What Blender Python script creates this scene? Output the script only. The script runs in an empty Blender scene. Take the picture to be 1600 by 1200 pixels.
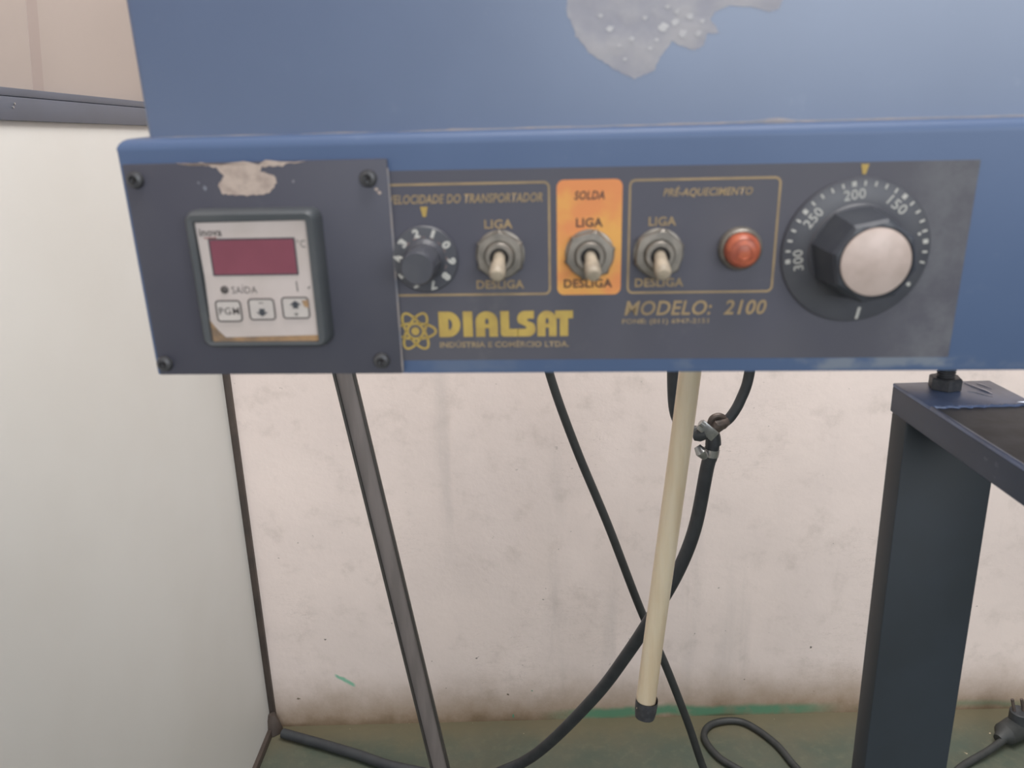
import bpy, bmesh, math, random
from mathutils import Matrix, Vector, noise as mnoise
random.seed(7)
S = bpy.context.scene
COL = S.collection
R = math.radians
MM = 0.001

# ------------------------------------------------------------------ camera
cam_d = bpy.data.cameras.new('camera')
cam = bpy.data.objects.new('camera', cam_d)
COL.objects.link(cam)
S.camera = cam
cam_d.sensor_width = 36.0
cam_d.lens = 1255.0 / 1600.0 * 36.0
cam_d.clip_start = 0.01
cam_d.clip_end = 60
cam.matrix_world = Matrix(((0.9996, 0.0279, 0.0069, 0.0),
                           (-0.0015, 0.2910, -0.9567, 0.0),
                           (-0.0287, 0.9563, 0.2909, 0.90),
                           (0, 0, 0, 1)))
cam_d.dof.use_dof = True
cam_d.dof.focus_distance = 1.0
cam_d.dof.aperture_fstop = 17.0

# ------------------------------------------------------------------ light
S.view_settings.view_transform = 'Standard'
S.view_settings.look = 'None'
S.view_settings.gamma = 1.0
S.view_settings.use_curve_mapping = False
S.view_settings.exposure = 0.0
world = bpy.data.worlds.new('room_air')
S.world = world
world.use_nodes = True
bg = world.node_tree.nodes['Background']
bg.inputs[0].default_value = (1.0, 0.97, 0.93, 1)
bg.inputs[1].default_value = 0.21


def area(name, loc, target, sx, sy, power, color):
    d = bpy.data.lights.new(name, 'AREA')
    d.shape = 'RECTANGLE'
    d.size, d.size_y = sx, sy
    d.energy = power
    d.color = color
    o = bpy.data.objects.new(name, d)
    COL.objects.link(o)
    o.location = loc
    o.rotation_euler = (Vector(target) - Vector(loc)).to_track_quat('-Z', 'Y').to_euler()
    return o


area('window_daylight', (0.74, -1.95, 1.36), (0.40, 0.5, 1.0), 2.4, 1.0, 38, (0.90, 0.95, 1.0))
area('ceiling_lamp', (0.38, 0.68, 2.1), (0.25, 0.72, 0.4), 1.8, 0.7, 56, (1.0, 0.97, 0.94))


# ------------------------------------------------------------------ materials
def lin(c):
    def f(x):
        x /= 255.0
        return x / 12.92 if x <= 0.04045 else ((x + 0.055) / 1.055) ** 2.4
    return (f(c[0]), f(c[1]), f(c[2]), 1.0)


class NT:
    def __init__(self, name):
        self.m = bpy.data.materials.new(name)
        self.m.use_nodes = True
        self.t = self.m.node_tree
        self.b = self.t.nodes['Principled BSDF']
        self.co = self.t.nodes.new('ShaderNodeTexCoord').outputs['Object']
        s = self.t.nodes.new('ShaderNodeSeparateXYZ')
        self.t.links.new(self.co, s.inputs[0])
        self.x, self.y, self.z = s.outputs

    def put(self, sock, v):
        if isinstance(v, bpy.types.NodeSocket):
            self.t.links.new(v, sock)
        else:
            sock.default_value = v

    def noise(self, scale, detail=4.0, rough=0.55, stretch=None, dist=0.0):
        n = self.t.nodes.new('ShaderNodeTexNoise')
        n.inputs['Scale'].default_value = scale
        n.inputs['Detail'].default_value = detail
        n.inputs['Roughness'].default_value = rough
        n.inputs['Distortion'].default_value = dist
        c = self.co
        if stretch:
            mp = self.t.nodes.new('ShaderNodeMapping')
            mp.inputs['Scale'].default_value = stretch
            self.t.links.new(c, mp.inputs[0])
            c = mp.outputs[0]
        self.t.links.new(c, n.inputs['Vector'])
        return n.outputs[0]

    def math(self, op, a, b=0.0, clamp=False):
        n = self.t.nodes.new('ShaderNodeMath')
        n.operation = op
        n.use_clamp = clamp
        self.put(n.inputs[0], a)
        self.put(n.inputs[1], b)
        return n.outputs[0]

    def step(self, v, lo, hi, a=0.0, b=1.0):
        n = self.t.nodes.new('ShaderNodeMapRange')
        n.interpolation_type = 'SMOOTHSTEP'
        self.put(n.inputs['Value'], v)
        n.inputs['From Min'].default_value = lo
        n.inputs['From Max'].default_value = hi
        n.inputs['To Min'].default_value = a
        n.inputs['To Max'].default_value = b
        return n.outputs['Result']

    def mix(self, f, a, b):
        n = self.t.nodes.new('ShaderNodeMix')
        n.data_type = 'RGBA'
        self.put(n.inputs[0], f)
        self.put(n.inputs[6], a)
        self.put(n.inputs[7], b)
        return n.outputs[2]

    def band(self, v, lo, hi, soft):
        return self.math('MULTIPLY', self.step(v, lo - soft, lo + soft), self.step(v, hi - soft, hi + soft, 1, 0))

    def bump(self, h, strength, dist):
        n = self.t.nodes.new('ShaderNodeBump')
        n.inputs['Strength'].default_value = strength
        n.inputs['Distance'].default_value = dist
        self.put(n.inputs['Height'], h)
        self.t.links.new(n.outputs[0], self.b.inputs['Normal'])

    def done(self, color, rough=0.5, metal=0.0, spec=0.5):
        self.put(self.b.inputs['Base Color'], color)
        self.put(self.b.inputs['Roughness'], rough)
        self.b.inputs['Metallic'].default_value = metal
        self.b.inputs['Specular IOR Level'].default_value = spec
        return self.m


def simple(name, c, rough=0.5, metal=0.0, spec=0.5, c2=None, scale=40.0, stretch=None, bump=0.0, bdist=0.0005):
    n = NT(name)
    c2 = c2 or tuple(int(v * 0.86) for v in c)
    nz = n.noise(scale, stretch=stretch)
    col = n.mix(n.step(nz, 0.35, 0.68), lin(c), lin(c2))
    if bump:
        n.bump(nz, bump, bdist)
    return n.done(col, rough, metal, spec)


M = {}


def m_wall():
    n = NT('painted_plaster')
    big = n.noise(3.2, 5)
    mid = n.noise(26, 6, 0.65)
    col = n.mix(n.step(big, 0.35, 0.68), lin((240, 225, 218)), lin((229, 215, 209)))
    col = n.mix(n.math('MULTIPLY', n.step(mid, 0.50, 0.78), 0.35), col, lin((184, 172, 163)))
    # long faint vertical wash marks
    v = n.noise(5, 4, 0.6, (3.2, 1, 0.35))
    col = n.mix(n.math('MULTIPLY', n.step(v, 0.55, 0.75), 0.30), col, lin((188, 180, 176)))
    # dark specks, denser near the floor
    sp = n.noise(85, 3, 0.5)
    low = n.step(n.z, 0.05, 0.45, 1.0, 0.25)
    col = n.mix(n.math('MULTIPLY', n.step(sp, 0.735, 0.77), low), col, lin((96, 92, 86)))
    sc = n.noise(16, 5, 0.7, (1, 1, 4.0), 1.4)
    col = n.mix(n.math('MULTIPLY', n.band(sc, 0.497, 0.503, 0.003), n.math('MULTIPLY', n.step(n.noise(4.5, 2), 0.52, 0.64), 0.42)), col, lin((150, 137, 126)))
    # brown splash dirt at the wall foot, its tan fade widened as painted shade
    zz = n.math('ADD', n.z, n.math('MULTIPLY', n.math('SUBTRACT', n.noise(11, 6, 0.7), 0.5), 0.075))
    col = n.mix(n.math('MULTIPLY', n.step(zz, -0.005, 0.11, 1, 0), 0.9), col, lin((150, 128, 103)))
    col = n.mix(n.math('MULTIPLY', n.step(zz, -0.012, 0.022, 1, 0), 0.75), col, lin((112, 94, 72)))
    # green floor paint that ran up the wall, right half
    gz = n.math('ADD', n.z, n.math('MULTIPLY', n.math('SUBTRACT', n.noise(6, 5, 0.65, (1, 1, 1)), 0.5), 0.03))
    g = n.math('MULTIPLY', n.band(gz, 0.001, 0.019, 0.006), n.band(n.x, 0.06, 0.47, 0.05))
    g2 = n.math('MULTIPLY', n.band(gz, 0.004, 0.014, 0.006), n.math('MULTIPLY', n.step(n.x, 0.5, 0.62), 0.45))
    g = n.math('MAXIMUM', g, g2)
    col = n.mix(n.math('MULTIPLY', g, n.step(n.noise(30, 5), 0.3, 0.5, 0.55, 0.95)), col, lin((92, 140, 112)))
    # a single green brush stroke, left of centre
    du = n.math('ADD', n.x, 0.289)
    dv = n.math('ADD', n.math('ADD', n.z, -0.0858), n.math('MULTIPLY', du, 0.60))
    dv = n.math('ADD', dv, n.math('MULTIPLY', n.math('SUBTRACT', n.noise(60, 3), 0.5), 0.008))
    st = n.math('MULTIPLY', n.band(du, -0.013, 0.016, 0.003), n.band(dv, -0.0035, 0.003, 0.0022))
    col = n.mix(n.math('MULTIPLY', st, 0.85), col, lin((120, 190, 160)))
    gs = n.noise(58, 2, 0.5)
    col = n.mix(n.math('MULTIPLY', n.step(gs, 0.755, 0.77), n.step(n.z, 0.02, 0.16, 0.9, 0.0)), col, lin((88, 148, 122)))
    n.bump(n.noise(70, 5, 0.6), 0.22, 0.002)
    return n.done(col, 0.72, 0, 0.3)


def m_floor():
    n = NT('green_floor_paint')
    big = n.noise(7, 6, 0.65)
    fine = n.noise(60, 5, 0.7)
    col = n.mix(n.step(big, 0.36, 0.66), lin((77, 87, 77)), lin((91, 92, 79)))
    col = n.mix(n.math('MULTIPLY', n.step(fine, 0.45, 0.75), 0.45), col, lin((108, 109, 92)))
    # dust collected along the wall
    yy = n.math('ADD', n.y, n.math('MULTIPLY', n.math('SUBTRACT', n.noise(8, 6, 0.7), 0.5), 0.10))
    col = n.mix(n.math('MULTIPLY', n.step(yy, 1.00, 1.085), 0.75), col, lin((110, 101, 79)))
    sp = n.noise(75, 2, 0.5)
    col = n.mix(n.step(sp, 0.76, 0.775), col, lin((178, 164, 140)))
    n.bump(fine, 0.15, 0.001)
    return n.done(col, n.step(big, 0.3, 0.7, 0.45, 0.7), 0, 0.4)


def m_blue(name='blue_paint'):
    n = NT(name)
    big = n.noise(9, 4)
    col = n.mix(n.step(big, 0.3, 0.7), lin((82, 102, 137)), lin((90, 110, 145)))
    d = n.noise(70, 6, 0.7)
    col = n.mix(n.math('MULTIPLY', n.step(d, 0.60, 0.80), 0.35), col, lin((126, 140, 165)))
    return n, col


n, col = m_blue('blue_paint_cabinet')
n.bump(n.noise(240, 3), 0.06, 0.0004)
M['blue'] = n.done(col, n.step(n.noise(6, 3), 0.3, 0.7, 0.42, 0.50), 0.05, 0.5)
n.b.inputs['Coat Weight'].default_value = 1.0
n.b.inputs['Coat IOR'].default_value = 1.75
n.b.inputs['Coat Roughness'].default_value = 0.34
n, col = m_blue('blue_paint_console')
# pale glue smears left along the bottom of the label
zz = n.math('ADD', n.z, n.math('MULTIPLY', n.math('SUBTRACT', n.noise(55, 4, 0.6, (0.6, 1, 1)), 0.5), 0.008))
mk = n.math('MULTIPLY', n.band(zz, -0.037, -0.0325, 0.0012), n.step(n.noise(42, 4, 0.6, (0.7, 1, 1)), 0.48, 0.62))
mk = n.math('MULTIPLY', mk, n.step(n.x, 0.03, 0.12, 0.25, 0.85))
col = n.mix(mk, col, lin((138, 146, 158)))
M['blue_console'] = n.done(col, 0.5, 0.0, 0.5)

n = NT('black_plate_paint')
d = n.noise(65, 6, 0.7)
col = n.mix(n.step(n.noise(14, 4), 0.35, 0.7), lin((75, 75, 87)), lin((83, 83, 92)))
col = n.mix(n.math('MULTIPLY', n.step(d, 0.66, 0.80), 0.5), col, lin((112, 114, 118)))
M['plate'] = n.done(col, 0.5, 0, 0.4)

n = NT('dusty_black_label')
d = n.noise(32, 6, 0.72)
col = n.mix(n.step(n.noise(11, 4), 0.35, 0.7), lin((84, 84, 96)), lin((92, 91, 99)))
col = n.mix(n.math('MULTIPLY', n.step(d, 0.56, 0.80), n.step(n.z, -0.012, 0.004, 0.55, 0.12)), col, lin((122, 120, 122)))
corner = n.math('MULTIPLY', n.step(n.x, 0.122, 0.146), n.step(n.noise(60, 5, 0.7), 0.35, 0.7))
col = n.mix(n.math('MULTIPLY', corner, 0.45), col, lin((128, 130, 134)))
M['label'] = n.done(col, 0.48, 0, 0.4)

n = NT('faded_orange_label')
col = n.mix(n.step(n.noise(55, 3, 0.5), 0.40, 0.62), lin((228, 146, 90)), lin((232, 172, 92)))
M['orange'] = n.done(col, 0.5, 0, 0.4)
M['gold'] = simple('faded_gold_ink', (170, 146, 108), 0.5, c2=(148, 128, 98), scale=90)
M['gold_worn'] = simple('worn_gold_ink', (164, 144, 112), 0.55, c2=(140, 124, 104), scale=160)
M['yellow'] = simple('yellow_ink', (196, 168, 88), 0.5, c2=(180, 152, 84), scale=120)
M['dark_ink'] = simple('dark_ink', (96, 68, 58), 0.5)
M['grey_ink'] = simple('grey_ink', (92, 86, 84), 0.6)
M['red_ink'] = simple('red_ink', (150, 70, 66), 0.6)
M['white_ink'] = simple('white_ink', (208, 206, 200), 0.5)
M['worn_ink'] = simple('worn_ink', (120, 104, 104), 0.6, c2=(92, 86, 90), scale=200)
M['knob'] = simple('black_plastic', (74, 75, 83), 0.42, c2=(84, 85, 91), scale=60)
M['knob_dark'] = simple('black_grip_plastic', (62, 65, 73), 0.38, c2=(70, 73, 79), scale=60)
M['bezel'] = simple('black_bezel_plastic', (76, 80, 84), 0.45, c2=(84, 87, 90), scale=50)
M['cap'] = simple('worn_beige_cap', (204, 186, 178), 0.38, c2=(190, 172, 163), scale=140, metal=0.0)
M['face'] = simple('silver_grey_faceplate', (206, 194, 190), 0.5, c2=(196, 184, 178), scale=40)
M['button'] = simple('light_grey_button', (206, 198, 192), 0.5, c2=(194, 186, 182), scale=60)
M['tan'] = simple('torn_brown_card', (182, 146, 108), 0.8, c2=(128, 110, 94), scale=120)
M['scraped'] = simple('scraped_bare_metal', (196, 178, 166), 0.6, c2=(172, 154, 144), scale=260, bump=0.3)
M['scraped2'] = simple('scraped_grey_metal', (150, 149, 160), 0.4, metal=0.0, c2=(168, 165, 170), scale=75, bump=0.4, bdist=0.001)
M['flake'] = simple('pale_paint_flake', (196, 194, 196), 0.4, c2=(180, 178, 182), scale=150, bump=0.3)
M['seal'] = simple('dirty_sealant', (150, 142, 140), 0.8, c2=(124, 128, 140), scale=120, bump=0.5)
M['screw'] = simple('dull_screw_steel', (88, 88, 90), 0.45, 0.3, c2=(72, 72, 76), scale=300)
M['nickel'] = simple('tarnished_nickel', (150, 143, 134), 0.42, 0.55, c2=(124, 119, 112), scale=160)
M['lever'] = simple('worn_cream_lever', (186, 172, 152), 0.42, 0.0, c2=(156, 144, 128), scale=200)
M['hole'] = simple('dark_bushing_hole', (48, 44, 44), 0.7)
M['zinc'] = simple('bright_zinc', (186, 186, 184), 0.3, 0.75, c2=(160, 160, 160), scale=120)
M['rubber'] = simple('black_rubber', (60, 63, 66), 0.5, c2=(52, 54, 58), scale=50)
M['cord'] = simple('black_cord_rubber', (56, 58, 58), 0.55, c2=(48, 50, 50), scale=50)
M['brass'] = simple('corroded_brown_fitting', (104, 92, 86), 0.5, 0.3, c2=(84, 76, 72), scale=150, bump=0.3)
M['tape'] = simple('grey_black_tape', (62, 62, 66), 0.5, c2=(78, 78, 82), scale=160, bump=0.4)
M['post'] = simple('dark_blue_black_paint', (50, 57, 65), 0.46, c2=(46, 52, 58), scale=14)
n = NT('worn_dark_beam_paint')
col = n.mix(n.step(n.noise(26, 4), 0.35, 0.7), lin((42, 60, 84)), lin((50, 67, 92)))
col = n.mix(n.math('MULTIPLY', n.step(n.noise(80, 6, 0.7), 0.60, 0.72), 0.6), col, lin((120, 126, 146)))
M['beam'] = n.done(col, 0.40, 0.0, 0.6)
M['plate_top'] = simple('sheen_lightened_worn_steel', (122, 138, 176), 0.36, 0.0, 0.7, c2=(104, 118, 152), scale=45)  # lighter than the beam paint: sheen of the beam top put into the colour
M['rusty'] = simple('brown_grey_worn_steel', (106, 104, 106), 0.55, c2=(86, 82, 82), scale=50)
M['scratch'] = simple('bright_scratch', (235, 238, 250), 0.35, 0.9)
M['channel'] = simple('brown_grey_aluminium', (134, 125, 122), 0.48, 0.1, c2=(122, 114, 111), scale=30, stretch=(4, 4, 0.5))
M['channel_edge'] = simple('dark_channel_lip', (70, 66, 62), 0.5, c2=(60, 57, 54), scale=40)
M['rail'] = simple('dark_grey_anodised_rail', (74, 82, 97), 0.42, 0.1, c2=(70, 78, 92), scale=20)
M['trim'] = simple('dark_brown_trim', (78, 68, 62), 0.6, c2=(66, 58, 54), scale=30)
M['partition'] = simple('cream_laminate', (202, 202, 199), 0.45, c2=(197, 196, 192), scale=3)
M['upper'] = simple('pinkish_beige_panel', (154, 144, 138), 0.6, c2=(149, 139, 133), scale=4)
M['upper_strip'] = simple('darker_beige_strip', (146, 134, 129), 0.6, c2=(142, 130, 125), scale=4)
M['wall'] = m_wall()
M['floor'] = m_floor()
n = NT('milky_plastic')
col = n.mix(n.step(n.noise(14, 4, 0.6, (5, 5, 0.6)), 0.35, 0.7), lin((242, 222, 194)), lin((230, 206, 174)))
col = n.mix(n.math('MULTIPLY', n.step(n.noise(32, 5, 0.7, (1, 1, 0.5)), 0.62, 0.8), 0.35), col, lin((176, 150, 128)))
n.b.inputs['Subsurface Weight'].default_value = 0.25
n.b.inputs['Subsurface Radius'].default_value = (0.01, 0.008, 0.006)
n.b.inputs['Subsurface Scale'].default_value = 0.5
M['milky'] = n.done(col, 0.35, 0, 0.5)
n = NT('red_display_filter')
col = n.mix(n.step(n.noise(60, 3), 0.3, 0.7), lin((138, 74, 90)), lin((130, 69, 84)))
M['display'] = n.done(col, 0.3, 0, 0.5)
n = NT('orange_lens')
col = n.mix(n.step(n.noise(260, 3), 0.35, 0.7), lin((190, 104, 76)), lin((158, 82, 64)))
M['lens'] = n.done(col, 0.35, 0, 0.5)


# ------------------------------------------------------------------ mesh helpers
class MB:
    def __init__(self):
        self.bm = bmesh.new()

    def box(self, a, b):
        x0, y0, z0 = a
        x1, y1, z1 = b
        vs = [self.bm.verts.new(p) for p in ((x0, y0, z0), (x1, y0, z0), (x1, y1, z0), (x0, y1, z0),
                                             (x0, y0, z1), (x1, y0, z1), (x1, y1, z1), (x0, y1, z1))]
        for f in ((3, 2, 1, 0), (4, 5, 6, 7), (0, 1, 5, 4), (1, 2, 6, 5), (2, 3, 7, 6), (3, 0, 4, 7)):
            self.bm.faces.new([vs[i] for i in f])
        return self

    def bevel(self, w, seg=3, sel=None):
        es = [e for e in self.bm.edges if (sel is None or sel(e))]
        bmesh.ops.bevel(self.bm, geom=es, offset=w, segments=seg, profile=0.5, affect='EDGES', clamp_overlap=True)
        return self

    def lathe(self, prof, axis='-y', c=(0, 0, 0), n=32, rfun=None, cap0=True, cap1=True):
        """prof: list of (radius, height along the axis). rfun(angle, k) scales the radius."""
        rings = []
        for k, (r, h) in enumerate(prof):
            ring = []
            for i in range(n):
                a = 2 * math.pi * i / n
                rr = r * (rfun(a, k) if rfun else 1.0)
                u, v = rr * math.cos(a), rr * math.sin(a)
                if axis == '-y':
                    p = (c[0] + u, c[1] - h, c[2] + v)
                else:
                    p = (c[0] + u, c[1] + v, c[2] + h)
                ring.append(self.bm.verts.new(p))
            rings.append(ring)
        for k in range(len(rings) - 1):
            for i in range(n):
                j = (i + 1) % n
                self.bm.faces.new((rings[k][i], rings[k][j], rings[k + 1][j], rings[k + 1][i]))
        if cap0:
            self.bm.faces.new(rings[0][::-1])
        if cap1:
            self.bm.faces.new(rings[-1])
        return self

    def tube(self, pts, rad, n=12, cap=True):
        """pts: Vectors along a path; rad: a number or a list."""
        pts = [Vector(p) for p in pts]
        if not isinstance(rad, (list, tuple)):
            rad = [rad] * len(pts)
        up = Vector((0.3, 1, 0.17)).normalized()
        rings = []
        for i, p in enumerate(pts):
            t = (pts[min(i + 1, len(pts) - 1)] - pts[max(i - 1, 0)]).normalized()
            a = (up - t * up.dot(t)).normalized()
            up = a
            b = t.cross(a)
            rings.append([self.bm.verts.new(p + (a * math.cos(2 * math.pi * k / n) + b * math.sin(2 * math.pi * k / n)) * rad[i])
                          for k in range(n)])
        for k in range(len(rings) - 1):
            for i in range(n):
                j = (i + 1) % n
                self.bm.faces.new((rings[k][i], rings[k][j], rings[k + 1][j], rings[k + 1][i]))
        if cap:
            self.bm.faces.new(rings[0][::-1])
            self.bm.faces.new(rings[-1])
        return self

    def prism(self, outline, y0, y1):
        """closed (x, z) outline extruded from y0 to y1"""
        f = [self.bm.verts.new((x, y0, z)) for x, z in outline]
        k = [self.bm.verts.new((x, y1, z)) for x, z in outline]
        n = len(outline)
        self.bm.faces.new(f)
        self.bm.faces.new(k[::-1])
        for i in range(n):
            j = (i + 1) % n
            self.bm.faces.new((f[j], f[i], k[i], k[j]))
        return self

    def build(self, name, mat, parent=None, smooth=35):
        bmesh.ops.recalc_face_normals(self.bm, faces=self.bm.faces[:])
        me = bpy.data.meshes.new(name)
        self.bm.to_mesh(me)
        self.bm.free()
        me.materials.append(mat)
        if smooth:
            me.polygons.foreach_set('use_smooth', [True] * len(me.polygons))
            me.set_sharp_from_angle(angle=R(smooth))
        o = bpy.data.objects.new(name, me)
        COL.objects.link(o)
        if parent:
            o.parent = parent
        return o


def tag(o, label=None, cat=None, group=None, kind=None):
    for k, v in (('label', label), ('category', cat), ('group', group), ('kind', kind)):
        if v:
            o[k] = v
    return o


def empty(name, loc=(0, 0, 0)):
    o = bpy.data.objects.new(name, None)
    o.empty_display_size = 0.05
    o.location = loc
    COL.objects.link(o)
    return o


def spline(pts, per=8):
    P = [Vector(p) for p in pts]
    P = [P[0] * 2 - P[1]] + P + [P[-1] * 2 - P[-2]]
    out = []
    for i in range(1, len(P) - 2):
        a, b, c, d = P[i - 1], P[i], P[i + 1], P[i + 2]
        for k in range(per):
            t = k / per
            out.append(0.5 * ((2 * b) + (c - a) * t + (2 * a - 5 * b + 4 * c - d) * t * t + (3 * b - a - 3 * c + d) * t ** 3))
    out.append(P[-2])
    return out


def rrect(x0, z0, x1, z1, r, seg=5):
    out = []
    for cx, cz, a0 in ((x1 - r, z1 - r, 0), (x0 + r, z1 - r, 90), (x0 + r, z0 + r, 180), (x1 - r, z0 + r, 270)):
        for k in range(seg + 1):
            a = R(a0 + 90 * k / seg)
            out.append((cx + r * math.cos(a), cz + r * math.sin(a)))
    return out


def jag(outline, sub=4, amp=0.5):
    out = []
    n = len(outline)
    for i in range(n):
        a, b = Vector(outline[i]), Vector(outline[(i + 1) % n])
        for k in range(sub):
            p = a.lerp(b, k / sub)
            j = amp * (b - a).length / sub
            out.append((p.x + random.uniform(-j, j) * 0.6, p.y + random.uniform(-j, j) * 0.6))
    return out


def mmo(outline):
    return [(x * MM, z * MM) for x, z in outline]


# ------------------------------------------------------------------ the setting
WY, WX = 1.086, -0.4125
tag(MB().box((-0.55, -7.0, -0.05), (7.0, WY + 0.05, 0.0)).build('floor', M['floor']),
    'green painted concrete floor with dust along the wall', kind='structure')
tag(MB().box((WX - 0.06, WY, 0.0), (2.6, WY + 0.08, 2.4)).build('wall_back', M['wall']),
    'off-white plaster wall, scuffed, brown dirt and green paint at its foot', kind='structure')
wl = tag(MB().box((WX - 0.03, -2.2, 0.012), (WX, WY, 0.930)).build('wall_left', M['partition'], smooth=0),
         'cream laminate partition panel below the dark rail', kind='structure')
MB().box((WX - 0.03, -2.2, 0.950), (WX - 0.006, WY, 2.4)).build('upper_panel', M['upper'], wl, smooth=0)['label'] = 'pinkish beige panel above the dark rail'
st = MB()  # slightly darker strip slanting up the upper panel
z0, z1 = 0.95, 2.35
k = 0.20
vs = []
for (ya, yb, z) in ((0.7495, 0.7685, z0), (0.7495 + k * (z1 - z0), 0.7685 + k * (z1 - z0) + 0.004, z1)):
    vs.append([st.bm.verts.new(p) for p in ((WX - 0.007, ya, z), (WX - 0.0057, ya + 0.001, z), (WX - 0.0057, yb - 0.001, z), (WX - 0.007, yb, z))])
for i in range(3):
    st.bm.faces.new((vs[0][i], vs[0][i + 1], vs[1][i + 1], vs[1][i]))
st.build('slanting_strip', M['upper_strip'], wl, smooth=0)['label'] = 'slightly darker slanting strip'

rail = MB().box((WX - 0.004, -2.2, 0.9268), (WX + 0.004, WY, 0.9456)).bevel(0.0008, 2)
rail = tag(rail.build('trim_1', M['rail']), 'dark grey rail along the top of the cream partition', kind='structure')
MB().box((WX - 0.008, -2.2, 0.9462), (WX + 0.0025, WY, 0.9528)).bevel(0.0006, 2).build('rail_lip', M['rail'], rail)
for yy in (0.6985, 0.7015):
    MB().tube([(WX + 0.0035, yy, 0.9372 + (yy - 0.6985)), (WX + 0.0049, yy, 0.9372 + (yy - 0.6985))], 0.0008, 10).build('rail_rivet', M['zinc'], rail)
cor = tag(MB().box((WX - 0.002, WY - 0.007, 0.0), (WX + 0.0085, WY + 0.002, 0.93)).bevel(0.001, 2).build('trim_2', M['trim']),
          'thin dark brown strip in the wall corner', kind='structure')
cap = MB().lathe([(0.004, 0.0), (0.013, 0.001), (0.012, 0.012), (0.009, 0.026), (0.005, 0.034)], 'z', (WX + 0.006, WY - 0.012, 0), 14,
                 lambda a, k: 1 + 0.12 * math.sin(3 * a + k))
cap.build('corner_blob', M['trim'], cor)
tag(MB().box((WX - 0.004, -2.2, 0.0), (WX + 0.006, WY - 0.012, 0.013)).bevel(0.001, 2).build('baseboard_left', M['trim']),
    'dark brown strip at the foot of the cream partition', kind='structure')

# ------------------------------------------------------------------ the machine (local axes: x right, y into depth, z up, metres)
mach = empty('soldering_machine')
mach.matrix_world = Matrix(((0.9982, 0.0603, 0.0031, -0.0008), (-0.0601, 0.9969, -0.0507, 0.2796), (-0.0061, 0.0504, 0.9987, 0.8569), (0, 0, 0, 1)))
tag(mach, 'blue metal soldering machine with black control panel along its front', 'machine')

# console housing: long folded sheet box with a soft top edge
hb = MB().box((-0.1342, 0.0, -0.0385), (0.33, 0.06, 0.0463))
hb.bevel(0.0042, 5, lambda e: (all(abs(v.co.z - 0.0463) < 1e-6 for v in e.verts) and all(v.co.y < 1e-6 for v in e.verts))
         or (all(v.co.x < -0.134 for v in e.verts) and all(v.co.z > 0.046 for v in e.verts)))
hb.bevel(0.0008, 2, lambda e: all(abs(v.co.z + 0.0385) < 1e-6 for v in e.verts) or (all(v.co.x < -0.134 and v.co.y < 1e-6 for v in e.verts)))
hous = hb.build('console_housing', M['blue_console'], mach)

ub = MB().box((-0.1250, 0.005, -0.036), (0.33, 0.42, 0.24))
ub.bevel(0.0022, 4, lambda e: all(v.co.x < -0.124 and v.co.y < 0.006 for v in e.verts))
cab = ub.build('cabinet', M['blue'], mach)
patch = [(19.4, 84.9), (19.4, 81.2), (22.2, 74.5), (27.4, 68.7), (33.6, 64.7), (40.9, 61), (47.1, 62.9), (49.9, 68), (52.9, 71.8), (60.1, 69.1),
         (63, 70.5), (63.9, 73.9), (67.9, 74.1), (64.6, 78), (66.4, 80.8), (86.3, 80.6), (88, 90), (70, 96), (45, 99), (26, 95)]
pm = MB().prism(mmo(jag(patch, 6, 0.55)), 0.00485, 0.0051)
pm.build('paint_damage', M['scraped2'], cab, smooth=0)['label'] = 'bare grey patch where the blue paint is gone'
for (x, z, s) in ((50, 76, 1.7), (53.5, 77.5, 1.3), (56, 74, 1.5), (33, 76, 1.2), (40, 73, 0.9), (58, 79, 1.3), (46, 70, 0.8), (36, 71, 0.7), (61, 74, 1.1), (54, 80.5, 0.9),
                  (44, 79, 0.8), (30, 80, 0.8), (48, 72.5, 0.7), (62, 77.5, 0.8), (38, 67, 0.6), (51, 82, 0.8)):
    sp = MB().prism(mmo(jag([(x - s, z), (x - .3 * s, z + .7 * s), (x + s, z + .5 * s), (x + .6 * s, z - .5 * s), (x - .2 * s, z - .8 * s)], 3, 0.9)), 0.0047, 0.005)
    sp.build('paint_flake', M['flake'], cab, smooth=0)

# crusty sealant bead in the seam
pts, rad = [], []
x = -0.1235
while x < 0.325:
    q = mnoise.noise(Vector((x * 60, 3.1, 0)))
    pts.append((x, 0.0047, 0.0462 + 0.0002 * q))
    b = 0.0006 + 0.0003 * max(q, -0.9)
    b += 0.0012 * math.exp(-((x - 0.088) / 0.006) ** 2)
    if x < -0.02:
        b *= 0.5
    rad.append(b)
    x += 0.002
MB().tube(pts, rad, 8).build('sealant_bead', M['seal'], mach)


def flat(name, outline, off, mat, parent, th=0.00012, smooth=0):
    return MB().prism(mmo(outline), -off * MM, -off * MM + th).build(name, mat, parent, smooth)


def frame(name, x0, z0, x1, z1, r, w, off, mat, parent):
    o = rrect(x0, z0, x1, z1, r)
    i = rrect(x0 + w, z0 + w, x1 - w, z1 - w, max(r - w, 0.2))
    mb = MB()
    n = len(o)
    A = [mb.bm.verts.new((a * MM, -off * MM, b * MM)) for a, b in o]
    B = [mb.bm.verts.new((a * MM, -off * MM, b * MM)) for a, b in i]
    A2 = [mb.bm.verts.new((a * MM, -off * MM + 0.0001, b * MM)) for a, b in o]
    B2 = [mb.bm.verts.new((a * MM, -off * MM + 0.0001, b * MM)) for a, b in i]
    for k in range(n):
        j = (k + 1) % n
        mb.bm.faces.new((A[k], A[j], B[j], B[k]))
        mb.bm.faces.new((A[k], A2[k], A2[j], A[j]))
        mb.bm.faces.new((B[k], B[j], B2[j], B2[k]))
        mb.bm.faces.new((A2[k], B2[k], B2[j], A2[j]))
    return mb.build(name, mat, parent, 0)


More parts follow.
